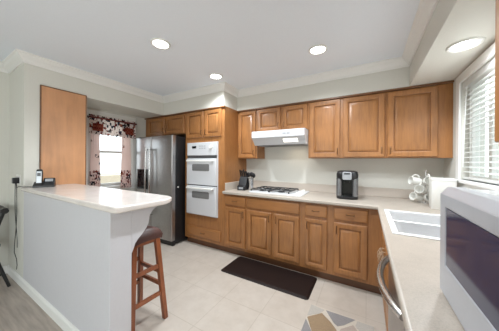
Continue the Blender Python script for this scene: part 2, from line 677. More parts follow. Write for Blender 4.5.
crown('trim_1', (XL, Y0, 0), (XL, YN, 0), (1, 0, 0), 0, -1)
crown('trim_2', (XL, YN, 0), (XJ, YN, 0), (0, -1, 0), -1, 1)
crown('trim_3', (XJ, YN, 0), (XJ, 2.38, 0), (1, 0, 0), 1, -1)
crown('trim_4', (XJ, 2.38, 0), (XO, 2.38, 0), (0, -1, 0), -1, 1)
crown('trim_5', (XO, 2.38, 0), (XO, 2.74, 0), (1, 0, 0), 1, -1)
crown('trim_6', (XO, 2.74, 0), (0.389, 2.74, 0), (0, -1, 0), -1, -1)
crown('trim_7', (0.389, 2.74, 0), (0.389, Y0, 0), (-1, 0, 0), -1, 0)

# half wall with its bar end bracket, baseboard
struct('wall_peninsula', box(B(), XJ, -1.402, YN, 0.817, 0, 1.018), M_PENIN, 0.004)
br = [(0.817, 1.018), (1.03, 1.018), (1.03, 0.998), (1.0, 0.985), (0.972, 0.965), (0.953, 0.94), (0.945, 0.91), (0.94, 0.88), (0.925, 0.85), (0.895, 0.815), (0.86, 0.785), (0.84, 0.76), (0.83, 0.73), (0.817, 0.7)]
ob = obj('bar_bracket', prism(B(), br, 'x', -1.442, -1.402), M_PENIN, None, 0.002)
tag(ob, 'white curved bracket holding up the bar top at the free end of the half wall', 'bracket')
prof = [(YN, 0.004), (YN - 0.014, 0.004), (YN - 0.014, 0.075), (YN - 0.008, 0.09), (YN, 0.095)]
struct('baseboard_peninsula', prism(B(), prof, 'x', XL, -1.402), M_TRIM)
prof = [(XL, 0.004), (XL + 0.014, 0.004), (XL + 0.014, 0.075), (XL + 0.008, 0.09), (XL, 0.095)]
struct('baseboard_left', prism(B(), prof, 'y', Y0, YN - 0.014), M_TRIM)

# pantry side: the wood panel facing the kitchen
pn = thing('wood_panel', 'tall honey coloured wood panel on the wall between the phone and the curtained window', 'wood panel', (XJ, 1.01, 0))
obj('panel', box(B(), 0, 0.012, -0.205, 0.205, 0.0, 2.165), M_PANEL, pn)
bm = B()
for y0, y1 in ((-0.215, -0.205), (0.205, 0.215)):
    box(bm, 0, 0.016, y0, y1, 0.0, 2.175)
box(bm, 0, 0.016, -0.205, 0.205, 2.165, 2.175)
obj('edge_trim', bm, M_TRIMW, pn)


# ------------------------------------------------------------------ windows
def window(n, W, xin, xout, sgn, mull):
    """W opening in a wall along Y; xin room side of the wall, xout outside; sgn +1 if the room lies towards +x"""
    y0, y1, z0, z1 = W
    xm = (xin + xout) / 2
    root = bpy.data.objects.new('window_%d' % n, None)
    C.objects.link(root)
    root['kind'] = 'structure'
    cw = 0.075
    a, b = sorted((xin, xin + sgn * 0.018))
    bm = B()
    ztop = min(z1 + cw, ZS - 0.002)
    cells(bm, [y0 - cw, y0, y1, y1 + cw], [z0, z1, ztop], lambda i, j: not (i == 1 and j == 0), lambda u, v, t: (t, u, v), a, b)
    obj('window_casing', bm, M_TRIM, root, 0.004)
    a, b = sorted((xin - sgn * 0.08, xin + sgn * 0.045))
    bm = box(B(), a, b, y0 - cw - 0.015, y1 + cw + 0.015, z0 - 0.025, z0)
    a, b = sorted((xin, xin + sgn * 0.016))
    box(bm, a, b, y0 - cw, y1 + cw, z0 - 0.085, z0 - 0.025)
    obj('window_sill', bm, M_TRIM, root, 0.004)
    a, b = sorted((xm - 0.03 * sgn, xm + 0.025 * sgn))
    us = [y0, y0 + 0.05]
    for m_ in mull[0]:
        us += [m_ - 0.025, m_ + 0.025]
    us += [y1 - 0.05, y1]
    vs = [z0, z0 + 0.04]
    for m_ in mull[1]:
        vs += [m_ - 0.02, m_ + 0.02]
    vs += [z1 - 0.035, z1]
    bm = cells(B(), us, vs, lambda i, j: i % 2 == 0 or j % 2 == 0, lambda u, v, t: (t, u, v), a, b)
    fr = obj('window_frame', bm, M_WHITE2, root, 0.003)
    obj('window_pane', box(B(), xm - 0.003, xm + 0.003, y0 + 0.02, y1 - 0.02, z0 + 0.02, z1 - 0.02), M_GLASS, root)
    return root


window(1, LW, XL, XL - 0.15, 1, ([], [1.49]))
window(2, RW, XR, XR + 0.15, -1, ([2.2], []))
window(3, SW, XR, XR + 0.15, -1, ([-1.7], []))
# unseen glass door added behind the camera to let soft daylight in
dr = bpy.data.objects.new('door_1', None)
C.objects.link(dr)
dr['kind'] = 'structure'
bm = cells(B(), [-2.4, -2.32, -1.54, -1.46, -0.68, -0.6], [0, 0.08, 2.07, 2.15], lambda i, j: i % 2 == 0 or j % 2 == 0, lambda u, v, t: (u, t, v), Y0 - 0.09, Y0 - 0.04)
obj('door_frame', bm, M_WHITE2, dr, 0.003)
obj('door_pane', box(B(), -2.35, -0.65, Y0 - 0.068, Y0 - 0.062, 0.04, 2.1), M_GLASS, dr)

# outdoors
struct('ground', box(B(), -30, 30, -30, 30, -0.35, -0.25), M_GROUND)
gw = obj('garden_wall', box(B(), -6.3, -6.1, -3, 9, -0.25, 0.95), M_BLOCK, None, 0.01)
tag(gw, 'low pale beige garden wall outside the curtained window', 'garden wall')
bm = B()
bmesh.ops.create_grid(bm, x_segments=60, y_segments=14, size=1.0)
for v in bm.verts:
    s, t = v.co.x, (v.co.y + 1) * PI / 2
    v.co = Vector((2.9 - 0.5 * math.cos(t) + 0.10 * math.sin(17 * s + 3 * t) * math.sin(9 * t), 2.6 + 3.2 * s, -0.25 + 1.42 * math.sin(t) ** 0.6 + 0.12 * math.sin(23 * s) * math.sin(t) + random.uniform(-.04, .04)))
hd = obj('hedge', bm, M_HEDGE)
tag(hd, 'dark green hedge outside the window behind the white blinds', 'hedge')

# curtains on the left window
rod = thing('curtain_rod', 'dark red wooden rod above the window carrying the patterned curtains', 'curtain rod', (XL + 0.085, 1.79, 2.0))
obj('rod', cyl(B(), (0, -0.36, 0), (0, 0.36, 0), 0.009), M_ROD, rod)
for s in (-1, 1):
    bm = lathe(B(), [(0.001, -0.018), (0.013, -0.01), (0.017, 0.0), (0.013, 0.01), (0.001, 0.018)], (0, 0, 0), 12)
    f = obj('finial', bm, M_ROD, rod)
    f.location = (0, s * 0.37, 0)
    obj('bracket', box(B(), -0.067, 0.0, s * 0.33 - 0.006, s * 0.33 + 0.006, -0.012, 0.012), M_ROD, rod)


def drape(y0, y1, z0, z1, x, amp, folds, scallop=0.0, pinch=0.0, nz=10, ph=0.0):
    bm = B()
    n = folds * 8
    grid = []
    for j in range(nz + 1):
        t = j / nz
        row = []
        for i in range(n + 1):
            s = i / n
            ym = (y0 + y1) / 2
            sh = 1 - pinch * math.sin(PI * min(1, t * 1.1)) ** 2
            yy = ym + (y0 + (y1 - y0) * s - ym) * sh
            zz = z1 + (z0 - z1) * t
            if scallop:
                zz += scallop * t * abs(math.sin(PI * s * folds))
            xx = x + amp * math.sin(2 * PI * folds * s + ph) * (0.6 + 0.4 * t) + amp * 0.3 * math.sin(5.1 * s + 3 * t)
            row.append(bm.verts.new((xx, yy, zz)))
        grid.append(row)
    for j in range(nz):
        for i in range(n):
            bm.faces.new((grid[j][i], grid[j][i + 1], grid[j + 1][i + 1], grid[j + 1][i]))
    bmesh.ops.solidify(bm, geom=bm.faces[:], thickness=0.0015)
    return bm


va = thing('valance', 'short gathered valance with red and black farmhouse print across the window top', 'valance', (XL + 0.085, 1.79, 2.0))
obj('cloth', drape(-0.355, 0.345, -0.27, -0.014, 0.03, 0.012, 11, 0.018), M_VAL, va)
obj('header_ruffle', drape(-0.355, 0.345, 0.008, 0.04, 0.012, 0.009, 22), M_VAL, va)
obj('red_band', drape(-0.357, 0.347, -0.018, 0.010, 0.030, 0.010, 11), M_BAND, va)
for s, lab, a, b in ((-1, 'sheer pink tier curtain with printed hem on the left of the window', -0.33, -0.195), (1, 'sheer pink tier curtain with printed hem on the right of the window, beside fridge', 0.115, 0.285)):
    cu = thing('curtain', lab, 'curtain', (XL + 0.085, 1.79, 1.98), 0, 'sheer tier curtains')
    obj('cloth', drape(a, b, -0.80, -0.012, 0.0, 0.012, 5, 0, 0.12, 16), M_SHEER, cu)
    obj('printed_hem', drape(a - 0.005, b + 0.005, -1.1, -0.80, 0.0, 0.014, 5, 0, 0.0, 8), M_HEM, cu)

# blind on the right window
bl = thing('window_blind', 'white slatted horizontal blind hanging in the window right of the cabinets', 'blind', (XR + 0.035, 0, 0))
obj('headrail', box(B(), -0.03, 0.03, RW[0] + 0.005, RW[1] - 0.005, RW[3] - 0.055, RW[3] - 0.003), M_BLIND, bl, 0.003)
z = RW[3] - 0.085
k = 0
tilt = R(9)
while z > RW[2] + 0.04:
    bm = B()
    c, s = 0.024 * math.cos(tilt), 0.024 * math.sin(tilt)
    pr = [(-c, z - s), (0, z + 0.002), (c, z + s), (c, z + s + 0.0025), (0, z + 0.0055), (-c, z - s + 0.0025)]
    ring_loft(bm, [[(p[0], RW[0] + 0.008, p[1]) for p in pr], [(p[0], RW[1] - 0.008, p[1]) for p in pr]])
    obj('slat', bm, M_BLIND, bl)
    z -= 0.042
obj('bottom_rail', box(B(), -0.024, 0.024, RW[0] + 0.008, RW[1] - 0.008, RW[2] + 0.006, RW[2] + 0.026), M_BLIND, bl, 0.003)
for y in (1.36, 1.88, 2.4):
    bm = tube(B(), [(-0.026, y, RW[2] + 0.02), (-0.026, y, RW[3] - 0.05)], 0.0012, 6)
    tube(bm, [(0.026, y, RW[2] + 0.02), (0.026, y, RW[3] - 0.05)], 0.0012, 6)
    obj('ladder_cord', bm, M_BLIND, bl)
obj('tilt_wand', tube(B(), [(-0.03, 2.47, RW[3] - 0.05), (-0.034, 2.50, 1.6), (-0.036, 2.515, 1.3)], 0.004, 8), M_BLIND, bl)


# ------------------------------------------------------------------ ceiling lights
def downlight(loc, rad, label, watts):
    t = thing('downlight', label, 'ceiling light', loc, 0, 'recessed round ceiling lights')
    bm = lathe(B(), [(rad * 0.8, -0.004), (rad * 0.86, -0.012), (rad * 1.0, -0.012), (rad * 1.06, -0.004), (rad * 1.06, 0.0), (rad * 0.8, 0.0)], n=36, cap0=False, cap1=False)
    obj('trim_ring', bm, M_WHITE2, t)
    obj('lens', lathe(B(), [(rad * 0.8, -0.001), (rad * 0.8, -0.006), (rad * 0.3, -0.008)], n=36), M_LAMP, t)
    l = bpy.data.lights.new('downlight_bulb', 'SPOT')
    l.energy = watts
    l.color = (0.9, 0.96, 1.0)
    l.spot_size = R(150)
    l.spot_blend = 0.7
    l.shadow_soft_size = rad * 0.6
    o = bpy.data.objects.new('bulb', l)
    C.objects.link(o)
    o.parent = t
    o.location = (0, 0, -0.05)


downlight((-1.713, 1.262, ZC), 0.085, 'round recessed ceiling light nearest the breakfast bar, leftmost in the ceiling', LAMP_W)
downlight((-1.725, 2.10, ZC), 0.085, 'round recessed ceiling light in front of the wall oven cabinet', LAMP_W)
downlight((-0.43, 2.10, ZC), 0.085, 'round recessed ceiling light over the floor in front of the coffee maker', LAMP_W)
downlight((-0.43, 1.262, ZC), 0.085, 'round recessed ceiling light over the middle of the kitchen floor', LAMP_W)
downlight((0.578, 1.955, ZS), 0.088, 'round recessed light in the low soffit beside the window over the sink', SOFFIT_W)


# ------------------------------------------------------------------ cabinets
def panel_door(wd, ht, fr=0.055, t=0.02):
    """raised panel door, front at y = -t, back at y = 0, from (0,0) to (wd,ht) in x,z"""
    def rg(i, y):
        return [(i, y, i), (wd - i, y, i), (wd - i, y, ht - i), (i, y, ht - i)]
    fr = min(fr, wd * 0.17, ht * 0.19)
    rings = [rg(0, 0), rg(0, -t + 0.005), rg(0.005, -t), rg(fr - 0.003, -t), rg(fr + 0.002, -t + 0.004), rg(fr + 0.004, -t + 0.018), rg(fr + 0.013, -t + 0.018)]
    q = min(0.034, (min(wd, ht) / 2 - fr) * 0.6)
    rings += [rg(fr + 0.015, -t + 0.011), rg(fr + q, -t + 0.001), rg(fr + q + 0.003, -t + 0.001)]
    return ring_loft(B(), rings)


def slab_front(wd, ht, t=0.02):
    def rg(i, y):
        return [(i, y, i), (wd - i, y, i), (wd - i, y, ht - i), (i, y, ht - i)]
    return ring_loft(B(), [rg(0, 0), rg(0, -t + 0.007), rg(0.004, -t + 0.003), rg(0.012, -t), rg(0.02, -t)])


def pull(parent, x, z, vertical=True, y=-0.02, L=0.075):
    bm = B()
    P = (lambda a, d: (x, y - d, z + a)) if vertical else (lambda a, d: (x + a, y - d, z))
    tube(bm, [P(-L / 2, 0.0), P(-L / 2, 0.018), P(-L / 4, 0.026), P(L / 4, 0.026), P(L / 2, 0.018), P(L / 2, 0.0)], 0.0045, 8)
    return obj('handle', bm, M_BRONZE, parent)


def add_door(root, x0, x1, z0, z1, hx=None, hz=None, name='door', y=0.0):
    d = obj(name, panel_door(x1 - x0, z1 - z0), M_WOOD, root)
    d.location = (x0, y, z0)
    if hx is not None:
        pull(d, (0.028 if hx < 0 else x1 - x0 - 0.028), (z1 - z0 - 0.075 if hz > 0 else 0.075))
    return d


def add_drawer(root, x0, x1, z0, z1, handle=True, y=0.0):
    d = obj('drawer', slab_front(x1 - x0, z1 - z0), M_WOODH, root)
    d.location = (x0, y, z0)
    if handle:
        pull(d, (x1 - x0) / 2, (z1 - z0) / 2, False)
    return d


GB = 'base cabinets'
ZD0, ZD1, ZW0, ZW1 = 0.14, 0.685, 0.715, 0.85


def base_cabinet(label, x0, x1, doors, drawers, hollow=False):
    r = thing('base_cabinet', label, 'cabinet', (x0, YF, 0), 0, GB)
    wd = x1 - x0
    obj('body', box(B(), 0, wd, 0, YB - YF, 0.1, 0.874), M_WOOD, r)
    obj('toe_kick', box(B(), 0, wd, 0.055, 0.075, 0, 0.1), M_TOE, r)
    for a, b, h in doors:
        add_door(r, a - x0, b - x0, ZD0, ZD1, h, 1)
    for a, b, h in drawers:
        add_drawer(r, a - x0, b - x0, ZW0, ZW1, h)
    return r


base_cabinet('narrow maple base cabinet with one drawer and door beside the wall ovens', XO, -1.425, [(-1.775, -1.443, 1)], [(-1.778, -1.443, True)])
base_cabinet('wide maple base cabinet with two doors under the gas cooktop', -1.425, -0.658, [(-1.408, -1.053, 1), (-1.014, -0.693, -1)], [(-1.408, -0.693, False)])
base_cabinet('narrow maple base cabinet with drawer and door between cooktop and coffee maker', -0.658, -0.345, [(-0.624, -0.381, -1)], [(-0.624, -0.381, True)])
base_cabinet('maple base cabinet with drawer and door in the counter corner under the coffee maker', -0.345, 0.145, [(-0.31, 0.008, -1)], [(-0.31, 0.012, True)])

# right run, turned so its doors face the kitchen (-x)
XFR = 0.145
rr = thing('base_cabinet', 'maple sink base cabinet with two doors facing the kitchen under the white sink', 'cabinet', (XFR, YF - 0.0, 0), -PI / 2, GB)
# local x runs towards -y, local y towards +x
bm = B()
box(bm, 0, 0.02, 0, XR - XFR, 0.1, 0.874)
box(bm, 0.895, 0.915, 0, XR - XFR, 0.1, 0.874)
box(bm, 0.02, 0.895, 0, 0.02, 0.1, 0.874)
box(bm, 0.02, 0.895, 0.02, XR - XFR, 0.1, 0.12)
obj('body', bm, M_WOOD, rr)
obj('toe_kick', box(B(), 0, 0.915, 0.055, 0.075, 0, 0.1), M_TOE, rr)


def cage_pull(parent, x, z):
    bm = B()
    for k in range(6):
        a = 2 * PI * k / 6
        pts = []
        for i in range(9):
            t = i / 8
            rr_ = 0.003 + 0.019 * math.sin(PI * t)
            ang = a + 2.2 * t
            pts.append((x + rr_ * math.cos(ang), -0.047 + rr_ * math.sin(ang), z - 0.055 + 0.11 * t))
        tube(bm, pts, 0.0022, 6)
    for s in (-1, 1):
        tube(bm, [(x, -0.02, z + s * 0.056), (x, -0.047, z + s * 0.056)], 0.004, 8)
    obj('handle', bm, M_BRASS, parent)


for a, b, hs in ((0.05, 0.465, 1), (0.475, 0.89, -1)):
    d = add_door(rr, a, b, ZD0, ZD1)
    cage_pull(d, (b - a - 0.035) if hs > 0 else 0.035, ZD1 - ZD0 - 0.10)
add_drawer(rr, 0.05, 0.89, ZW0, ZW1, False)

dw = thing('dishwasher', 'built-in steel dishwasher with bowed handle under the right counter', 'dishwasher', (XFR, 1.488, 0), -PI / 2)
obj('body', box(B(), 0.003, 0.603, 0.0, 0.57, 0.1, 0.868), M_DKGREY, dw)
obj('door', box(B(), 0.005, 0.6, -0.03, 0.0, 0.105, 0.862), M_STEEL, dw, 0.006)
obj('toe_kick', box(B(), 0.003, 0.603, 0.05, 0.07, 0.0, 0.1), M_BLACK, dw)
pts = []
for i in range(21):
    t = i / 20
    pts.append((0.055 + 0.525 * t, -0.028 - 0.06 * math.sin(PI * t) ** 0.75, 0.785))
obj('handle', tube(B(), pts, 0.016, 12), M_STEELD, dw)
nc = thing('base_cabinet', 'maple base cabinet nearest the camera under the microwave counter', 'cabinet', (XFR, 0.882, 0), -PI / 2, GB)
obj('body', box(B(), 0, 1.4, 0, XR - XFR, 0.1, 0.874), M_WOOD, nc)
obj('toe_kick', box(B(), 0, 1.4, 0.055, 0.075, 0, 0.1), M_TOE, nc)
for a, b, h in ((0.03, 0.47, 1), (0.48, 0.92, -1), (0.94, 1.37, -1)):
    add_door(nc, a, b, ZD0, ZD1, h, 1)
    add_drawer(nc, a, b, ZW0, ZW1)

# countertop with the sink cut-out
SX0, SX1, SY0, SY1 = 0.155, 0.60, 1.50, 2.17
xs = [XO, 0.092, SX0, SX1, XR]
yy = [-0.4, SY0, SY1, 2.353, YB]


def solid_top(i, j):
    if i == 0:
        return j == 3
    return not (i == 2 and j == 1)


ct = thing('countertop', 'cream speckled countertop running along the back wall and under the window', 'countertop', (0, 0, 0.874))
obj('slab', cells(B(), xs, yy, solid_top, lambda u, v, t: (u, v, t), 0.0, 0.04), M_COUNTER, ct, 0.01, seg=3)
bm = box(B(), XO + 0.018, XR, YB - 0.018, YB, 0.04, 0.15)
box(bm, XO, XO + 0.018, 2.42, YB, 0.04, 0.15)
box(bm, XR - 0.018, XR, -0.4, YB - 0.018, 0.04, 0.15)
obj('upstand', bm, M_SPLASH, ct, 0.004)

sk = thing('kitchen_sink', 'white double bowl sink set into the counter under the window', 'sink', (0, 0, 0.914))
YM = 1.81
bm = cells(B(), [SX0 - 0.022, SX0 + 0.012, SX1 - 0.04, SX1 + 0.022], [SY0 - 0.022, SY0 + 0.012, YM - 0.015, YM + 0.015, SY1 - 0.012, SY1 + 0.022], lambda i, j: not (i == 1 and j in (1, 3)), lambda u, v, t: (u, v, t), 0.0, 0.007)
obj('rim', bm, M_SINK, sk, 0.005, seg=3)
for y0, y1 in ((SY0 + 0.012, YM - 0.015), (YM + 0.015, SY1 - 0.012)):
    x0, x1 = SX0 + 0.012, SX1 - 0.04

    def rr_(i, z):
        w_, d_ = x1 - x0 - 2 * i, y1 - y0 - 2 * i
        return [(p[0] + (x0 + x1) / 2, p[1] + (y0 + y1) / 2, z) for p in rrect(w_, d_, 0.04, 5)]
    bm = ring_loft(B(), [rr_(0, 0.004), rr_(0.018, -0.05), rr_(0.042, -0.095), rr_(0.068, -0.12), rr_(0.095, -0.13)], False, True)
    bmesh.ops.solidify(bm, geom=bm.faces[:], thickness=0.006)
    bw = obj('bowl', bm, M_SINK, sk)
    obj('drain', lathe(B(), [(0.04, 0), (0.04, 0.004), (0.03, 0.004), (0.012, 0.001)], ((x0 + x1) / 2, (y0 + y1) / 2, -0.128), 20), M_CHROME, bw)

# oven cabinet and the cabinet over the fridge
oc = thing('oven_cabinet', 'tall maple cabinet built around the white double wall ovens', 'cabinet', (-2.61, YF, 0))
WO = XO + 2.61
bm = B()
box(bm, 0, 0.085, 0, YB - YF, 0.1, ZS)
box(bm, WO - 0.125, WO, 0, YB - YF, 0.1, ZS)
box(bm, 0.085, WO - 0.125, 0, YB - YF, 0.1, 0.495)
box(bm, 0.085, WO - 0.125, 0, YB - YF, 1.638, ZS)
box(bm, 0.085, WO - 0.125, YB - YF - 0.03, YB - YF, 0.495, 1.638)
obj('body', bm, M_WOOD, oc)
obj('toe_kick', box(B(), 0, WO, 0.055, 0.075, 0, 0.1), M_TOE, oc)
obj('top_moulding', box(B(), 0, WO + 0.012, -0.03, 0, ZS - 0.022, ZS - 0.001), M_TRIMW, oc, 0.004)
add_door(oc, 0.03, 0.40, 1.715, 2.125, 1, -1)
add_door(oc, 0.425, 0.752, 1.715, 2.125, -1, -1)
add_drawer(oc, 0.065, 0.745, 0.15, 0.302)

GU = 'wall cabinets'


def wall_cabinet(label, x0, x1, z0, doors, depth_front, top=True):
    r = thing('wall_cabinet', label, 'cabinet', (x0, depth_front, z0), 0, GU)
    wd, ht = x1 - x0, ZS - z0
    obj('body', box(B(), 0, wd, 0, YB - depth_front, 0, ht), M_WOOD, r)
    for a, b, h in doors:
        add_door(r, a - x0, b - x0, 0.012, ht - 0.03, h, -1)
    obj('top_moulding', box(B(), 0, wd, -0.03, 0, ht - 0.022, ht - 0.001), M_TRIMW, r, 0.004)
    return r


wall_cabinet('short two door maple wall cabinet above the refrigerator', -3.689, -2.612, 1.80, [(-3.595, -3.12, 1), (-3.095, -2.632, -1)], YF)
UF = YU + 0.02
wall_cabinet('narrow tall one door wall cabinet between oven cabinet and range hood', XO, -1.462, 1.39, [(-1.787, -1.481, 1)], UF)
wall_cabinet('short two door wall cabinet directly above the white range hood', -1.462, -0.682, 1.78, [(-1.45, -1.078, 1), (-1.047, -0.695, -1)], UF)
wall_cabinet('tall one door wall cabinet just right of the range hood', -0.682, -0.276, 1.39, [(-0.664, -0.292, 1)], UF)
wall_cabinet('wide two door wall cabinet in the corner beside the window', -0.276, XR - 0.001, 1.39, [(-0.258, 0.172, 1), (0.198, 0.624, -1)], UF)
ur = thing('wall_cabinet', 'wall cabinet at the right edge past the window, only its side showing', 'cabinet', (0.42, 1.108, 1.40), -PI / 2, GU)
obj('body', box(B(), 0, 0.9, 0, 0.325, 0, ZS - 1.40), M_WOOD, ur)
for a, b, h in ((0.02, 0.44, 1), (0.46, 0.88, -1)):
    add_door(ur, a, b, 0.012, ZS - 1.43, h, -1)

# ------------------------------------------------------------------ wall ovens
ov = thing('double_oven', 'white double wall oven with two small dark windows in the tall cabinet', 'oven', (-2.525, YF, 0.5))
OW = 0.6
obj('body', box(B(), 0.005, OW - 0.005, 0, 0.55, 0.0, 1.135), M_WHITE, ov)
obj('side_trim', box(B(), -0.008, OW + 0.006, -0.02, 0.0, -0.002, 1.137), M_WHITE, ov, 0.003)
cp = obj('control_panel', box(B(), 0, OW, -0.045, -0.02, 0.932, 1.135), M_WHITE, ov, 0.006)
obj('display', box(B(), 0.11, 0.20, -0.0475, -0.045, 1.045, 1.08), M_BLACKG, cp)
dl = obj('dial', cyl(B(), (0.5, -0.045, 1.06), (0.5, -0.065, 1.06), 0.032, 0.028, 24), M_WHITE2, cp)
bm = B()
for i in range(2):
    for j in range(3):
        box(bm, 0.26 + 0.05 * j, 0.29 + 0.05 * j, -0.0465, -0.045, 1.035 + 0.035 * i, 1.048 + 0.035 * i)
obj('button_row', bm, M_SILVER, cp)
obj('vent_slot', box(B(), 0.005, OW - 0.005, -0.04, -0.02, 0.889, 0.932), M_DKGREY, ov)
for z0, z1 in ((0.475, 0.885), (0.012, 0.462)):
    d = obj('door', box(B(), 0, OW, -0.055, -0.02, z0, z1), M_WHITE, ov, 0.008, seg=3)
    zc = z1 - 0.14
    bm = B()
    pts = [(p[0] + 0.30, p[1] + zc) for p in rrect(0.35, 0.105, 0.02, 4)]
    prism(bm, pts, 'y', -0.0575, -0.055)
    obj('window', bm, M_OVENGL, d)
    zh = z1 - 0.035
    bm = B()
    bar(bm, (0.04, -0.095, zh), (OW - 0.04, -0.095, zh), 0.024, 0.026)
    for x in (0.055, OW - 0.055):
        box(bm, x - 0.015, x + 0.015, -0.095, -0.055, zh - 0.012, zh + 0.012)
    obj('handle', bm, M_WHITE2, d, 0.006)
obj('gap_strip', box(B(), 0.002, OW - 0.002, -0.03, -0.02, 0.462, 0.475), M_BLACK, ov)

# ------------------------------------------------------------------ refrigerator
fg = thing('refrigerator', 'stainless steel side-by-side refrigerator with black sides', 'refrigerator', (-3.585, 2.15, 0))
FW, FH = 0.95, 1.75
obj('body', box(B(), 0.005, FW - 0.002, 0.075, 0.86, 0.03, FH - 0.01), M_BLACK, fg, 0.006)
SP = 0.43


def fdoor(x0, x1, hole=None):
    n = 8
    wd = x1 - x0
    prof = [(x0, 0.07)]
    for i in range(n + 1):
        t = i / n
        prof.append((x0 + 0.012 * (1 - math.cos(t * PI / 2)) if t < 1 else x0 + 0.012, 0.016 * (1 - math.sin(t * PI / 2)) + 0.004))
    for i in range(1, 8):
        t = i / 8
        prof.append((x0 + 0.012 + (wd - 0.024) * t, 0.004 - 0.006 * math.sin(PI * t)))
    for i in range(n + 1):
        t = 1 - i / n
        prof.append((x1 - 0.012 * (1 - math.cos(t * PI / 2)), 0.016 * (1 - math.sin(t * PI / 2)) + 0.004))
    prof.append((x1, 0.07))
    return prism(B(), prof, 'z', 0.085, FH)


d1 = obj('door', fdoor(0.0, SP - 0.004), M_STEEL, fg)
d2 = obj('door', fdoor(SP + 0.004, FW), M_STEEL, fg)
dp = obj('dispenser', box(B(), 0.06, 0.34, -0.012, 0.0, 0.86, 1.20), M_BLACKG, d1, 0.004)
obj('dispenser_tray', box(B(), 0.09, 0.31, -0.03, -0.012, 0.86, 0.875), M_DKGREY, dp)
for d, x, s in ((d1, SP - 0.045, -1), (d2, SP + 0.045, 1)):
    pts = []
    for i in range(25):
        t = i / 24
        pts.append((x + s * 0.012 * math.sin(PI * t), -0.055 - 0.012 * math.sin(PI * t), 0.42 + 1.14 * t))
    bm = tube(B(), pts, 0.013, 10)
    for z in (0.45, 1.53):
        tube(bm, [(x, 0.0, z), (x, -0.056, z)], 0.011, 8)
    obj('handle', bm, M_STEELD, d)
obj('badge', box(B(), FW - 0.20, FW - 0.12, -0.003, 0.001, FH - 0.085, FH - 0.07), M_SILVER, d2)
obj('kick_grille', box(B(), 0.01, FW - 0.005, 0.03, 0.075, 0.0, 0.08), M_BLACK, fg, 0.004)
bm = B()
box(bm, 0.02, 0.09, 0.03, 0.14, FH - 0.008, FH + 0.012)
box(bm, FW - 0.09, FW - 0.02, 0.03, 0.14, FH - 0.008, FH + 0.012)
obj('hinge_cover', bm, M_BLACK, fg, 0.004)
mg = obj('magnet', cyl(B(), (0, 0, 0), (0.006, 0, 0), 0.013, 0.012, 16), M_WHITE2)
mg.location = (-3.585 + FW - 0.002, 2.275, 0.925)
tag(mg, 'tiny round white magnet stuck on the black side of the refrigerator', 'magnet')

# ------------------------------------------------------------------ range hood
HX0, HX1 = -1.458, -0.69
hood = thing('range_hood', 'white slim range hood with lit lamp above the cooktop', 'range hood', (HX0, YB, 1.775))
HWD = HX1 - HX0
bm = prism(B(), [(-0.001, 0), (-0.44, 0), (-0.45, -0.01), (-0.45, -0.095), (-0.44, -0.10), (-0.36, -0.185), (-0.35, -0.195), (-0.001, -0.195)], 'x', 0, HWD)
hb = obj('shell', bm, M_WHITE, hood, 0.003)
obj('filter', box(B(), 0.06, HWD - 0.06, -0.32, -0.05, -0.199, -0.195), M_DKGREY, hood)
bm = B()
for i in range(2):
    box(bm, HWD * 0.62 + 0.06 * i, HWD * 0.62 + 0.04 + 0.06 * i, -0.453, -0.449, -0.06, -0.045)
obj('switch', bm, M_SILVER, hood)
lamp = B()
# lens let into the sloping face, right of centre
dv = Vector((0, -0.36 + 0.44, -0.185 + 0.10)).normalized()
nv = Vector((0, -dv.z * -1, dv.y * -1))
nrm = Vector((0, dv.z, -dv.y)).normalized()
c0 = Vector((HWD * 0.74, -0.40, -0.1425))
q = [(-0.10, -0.03), (0.10, -0.03), (0.10, 0.03), (-0.10, 0.03)]
ring_loft(lamp, [[c0 + Vector((a, 0, 0)) + dv * b - nrm * 0.001 for a, b in q], [c0 + Vector((a, 0, 0)) + dv * b + nrm * 0.004 for a, b in q]])
obj('lamp_lens', lamp, M_HOODLENS, hood)
hl = bpy.data.lights.new('hood_bulb', 'AREA')
hl.shape = 'RECTANGLE'
hl.size, hl.size_y = 0.16, 0.05
hl.energy = HOOD_W
hl.color = (1.0, 0.88, 0.7)
ho = bpy.data.objects.new('bulb', hl)
C.objects.link(ho)
ho.parent = hood
ho.location = (HWD * 0.74, -0.2, -0.205)

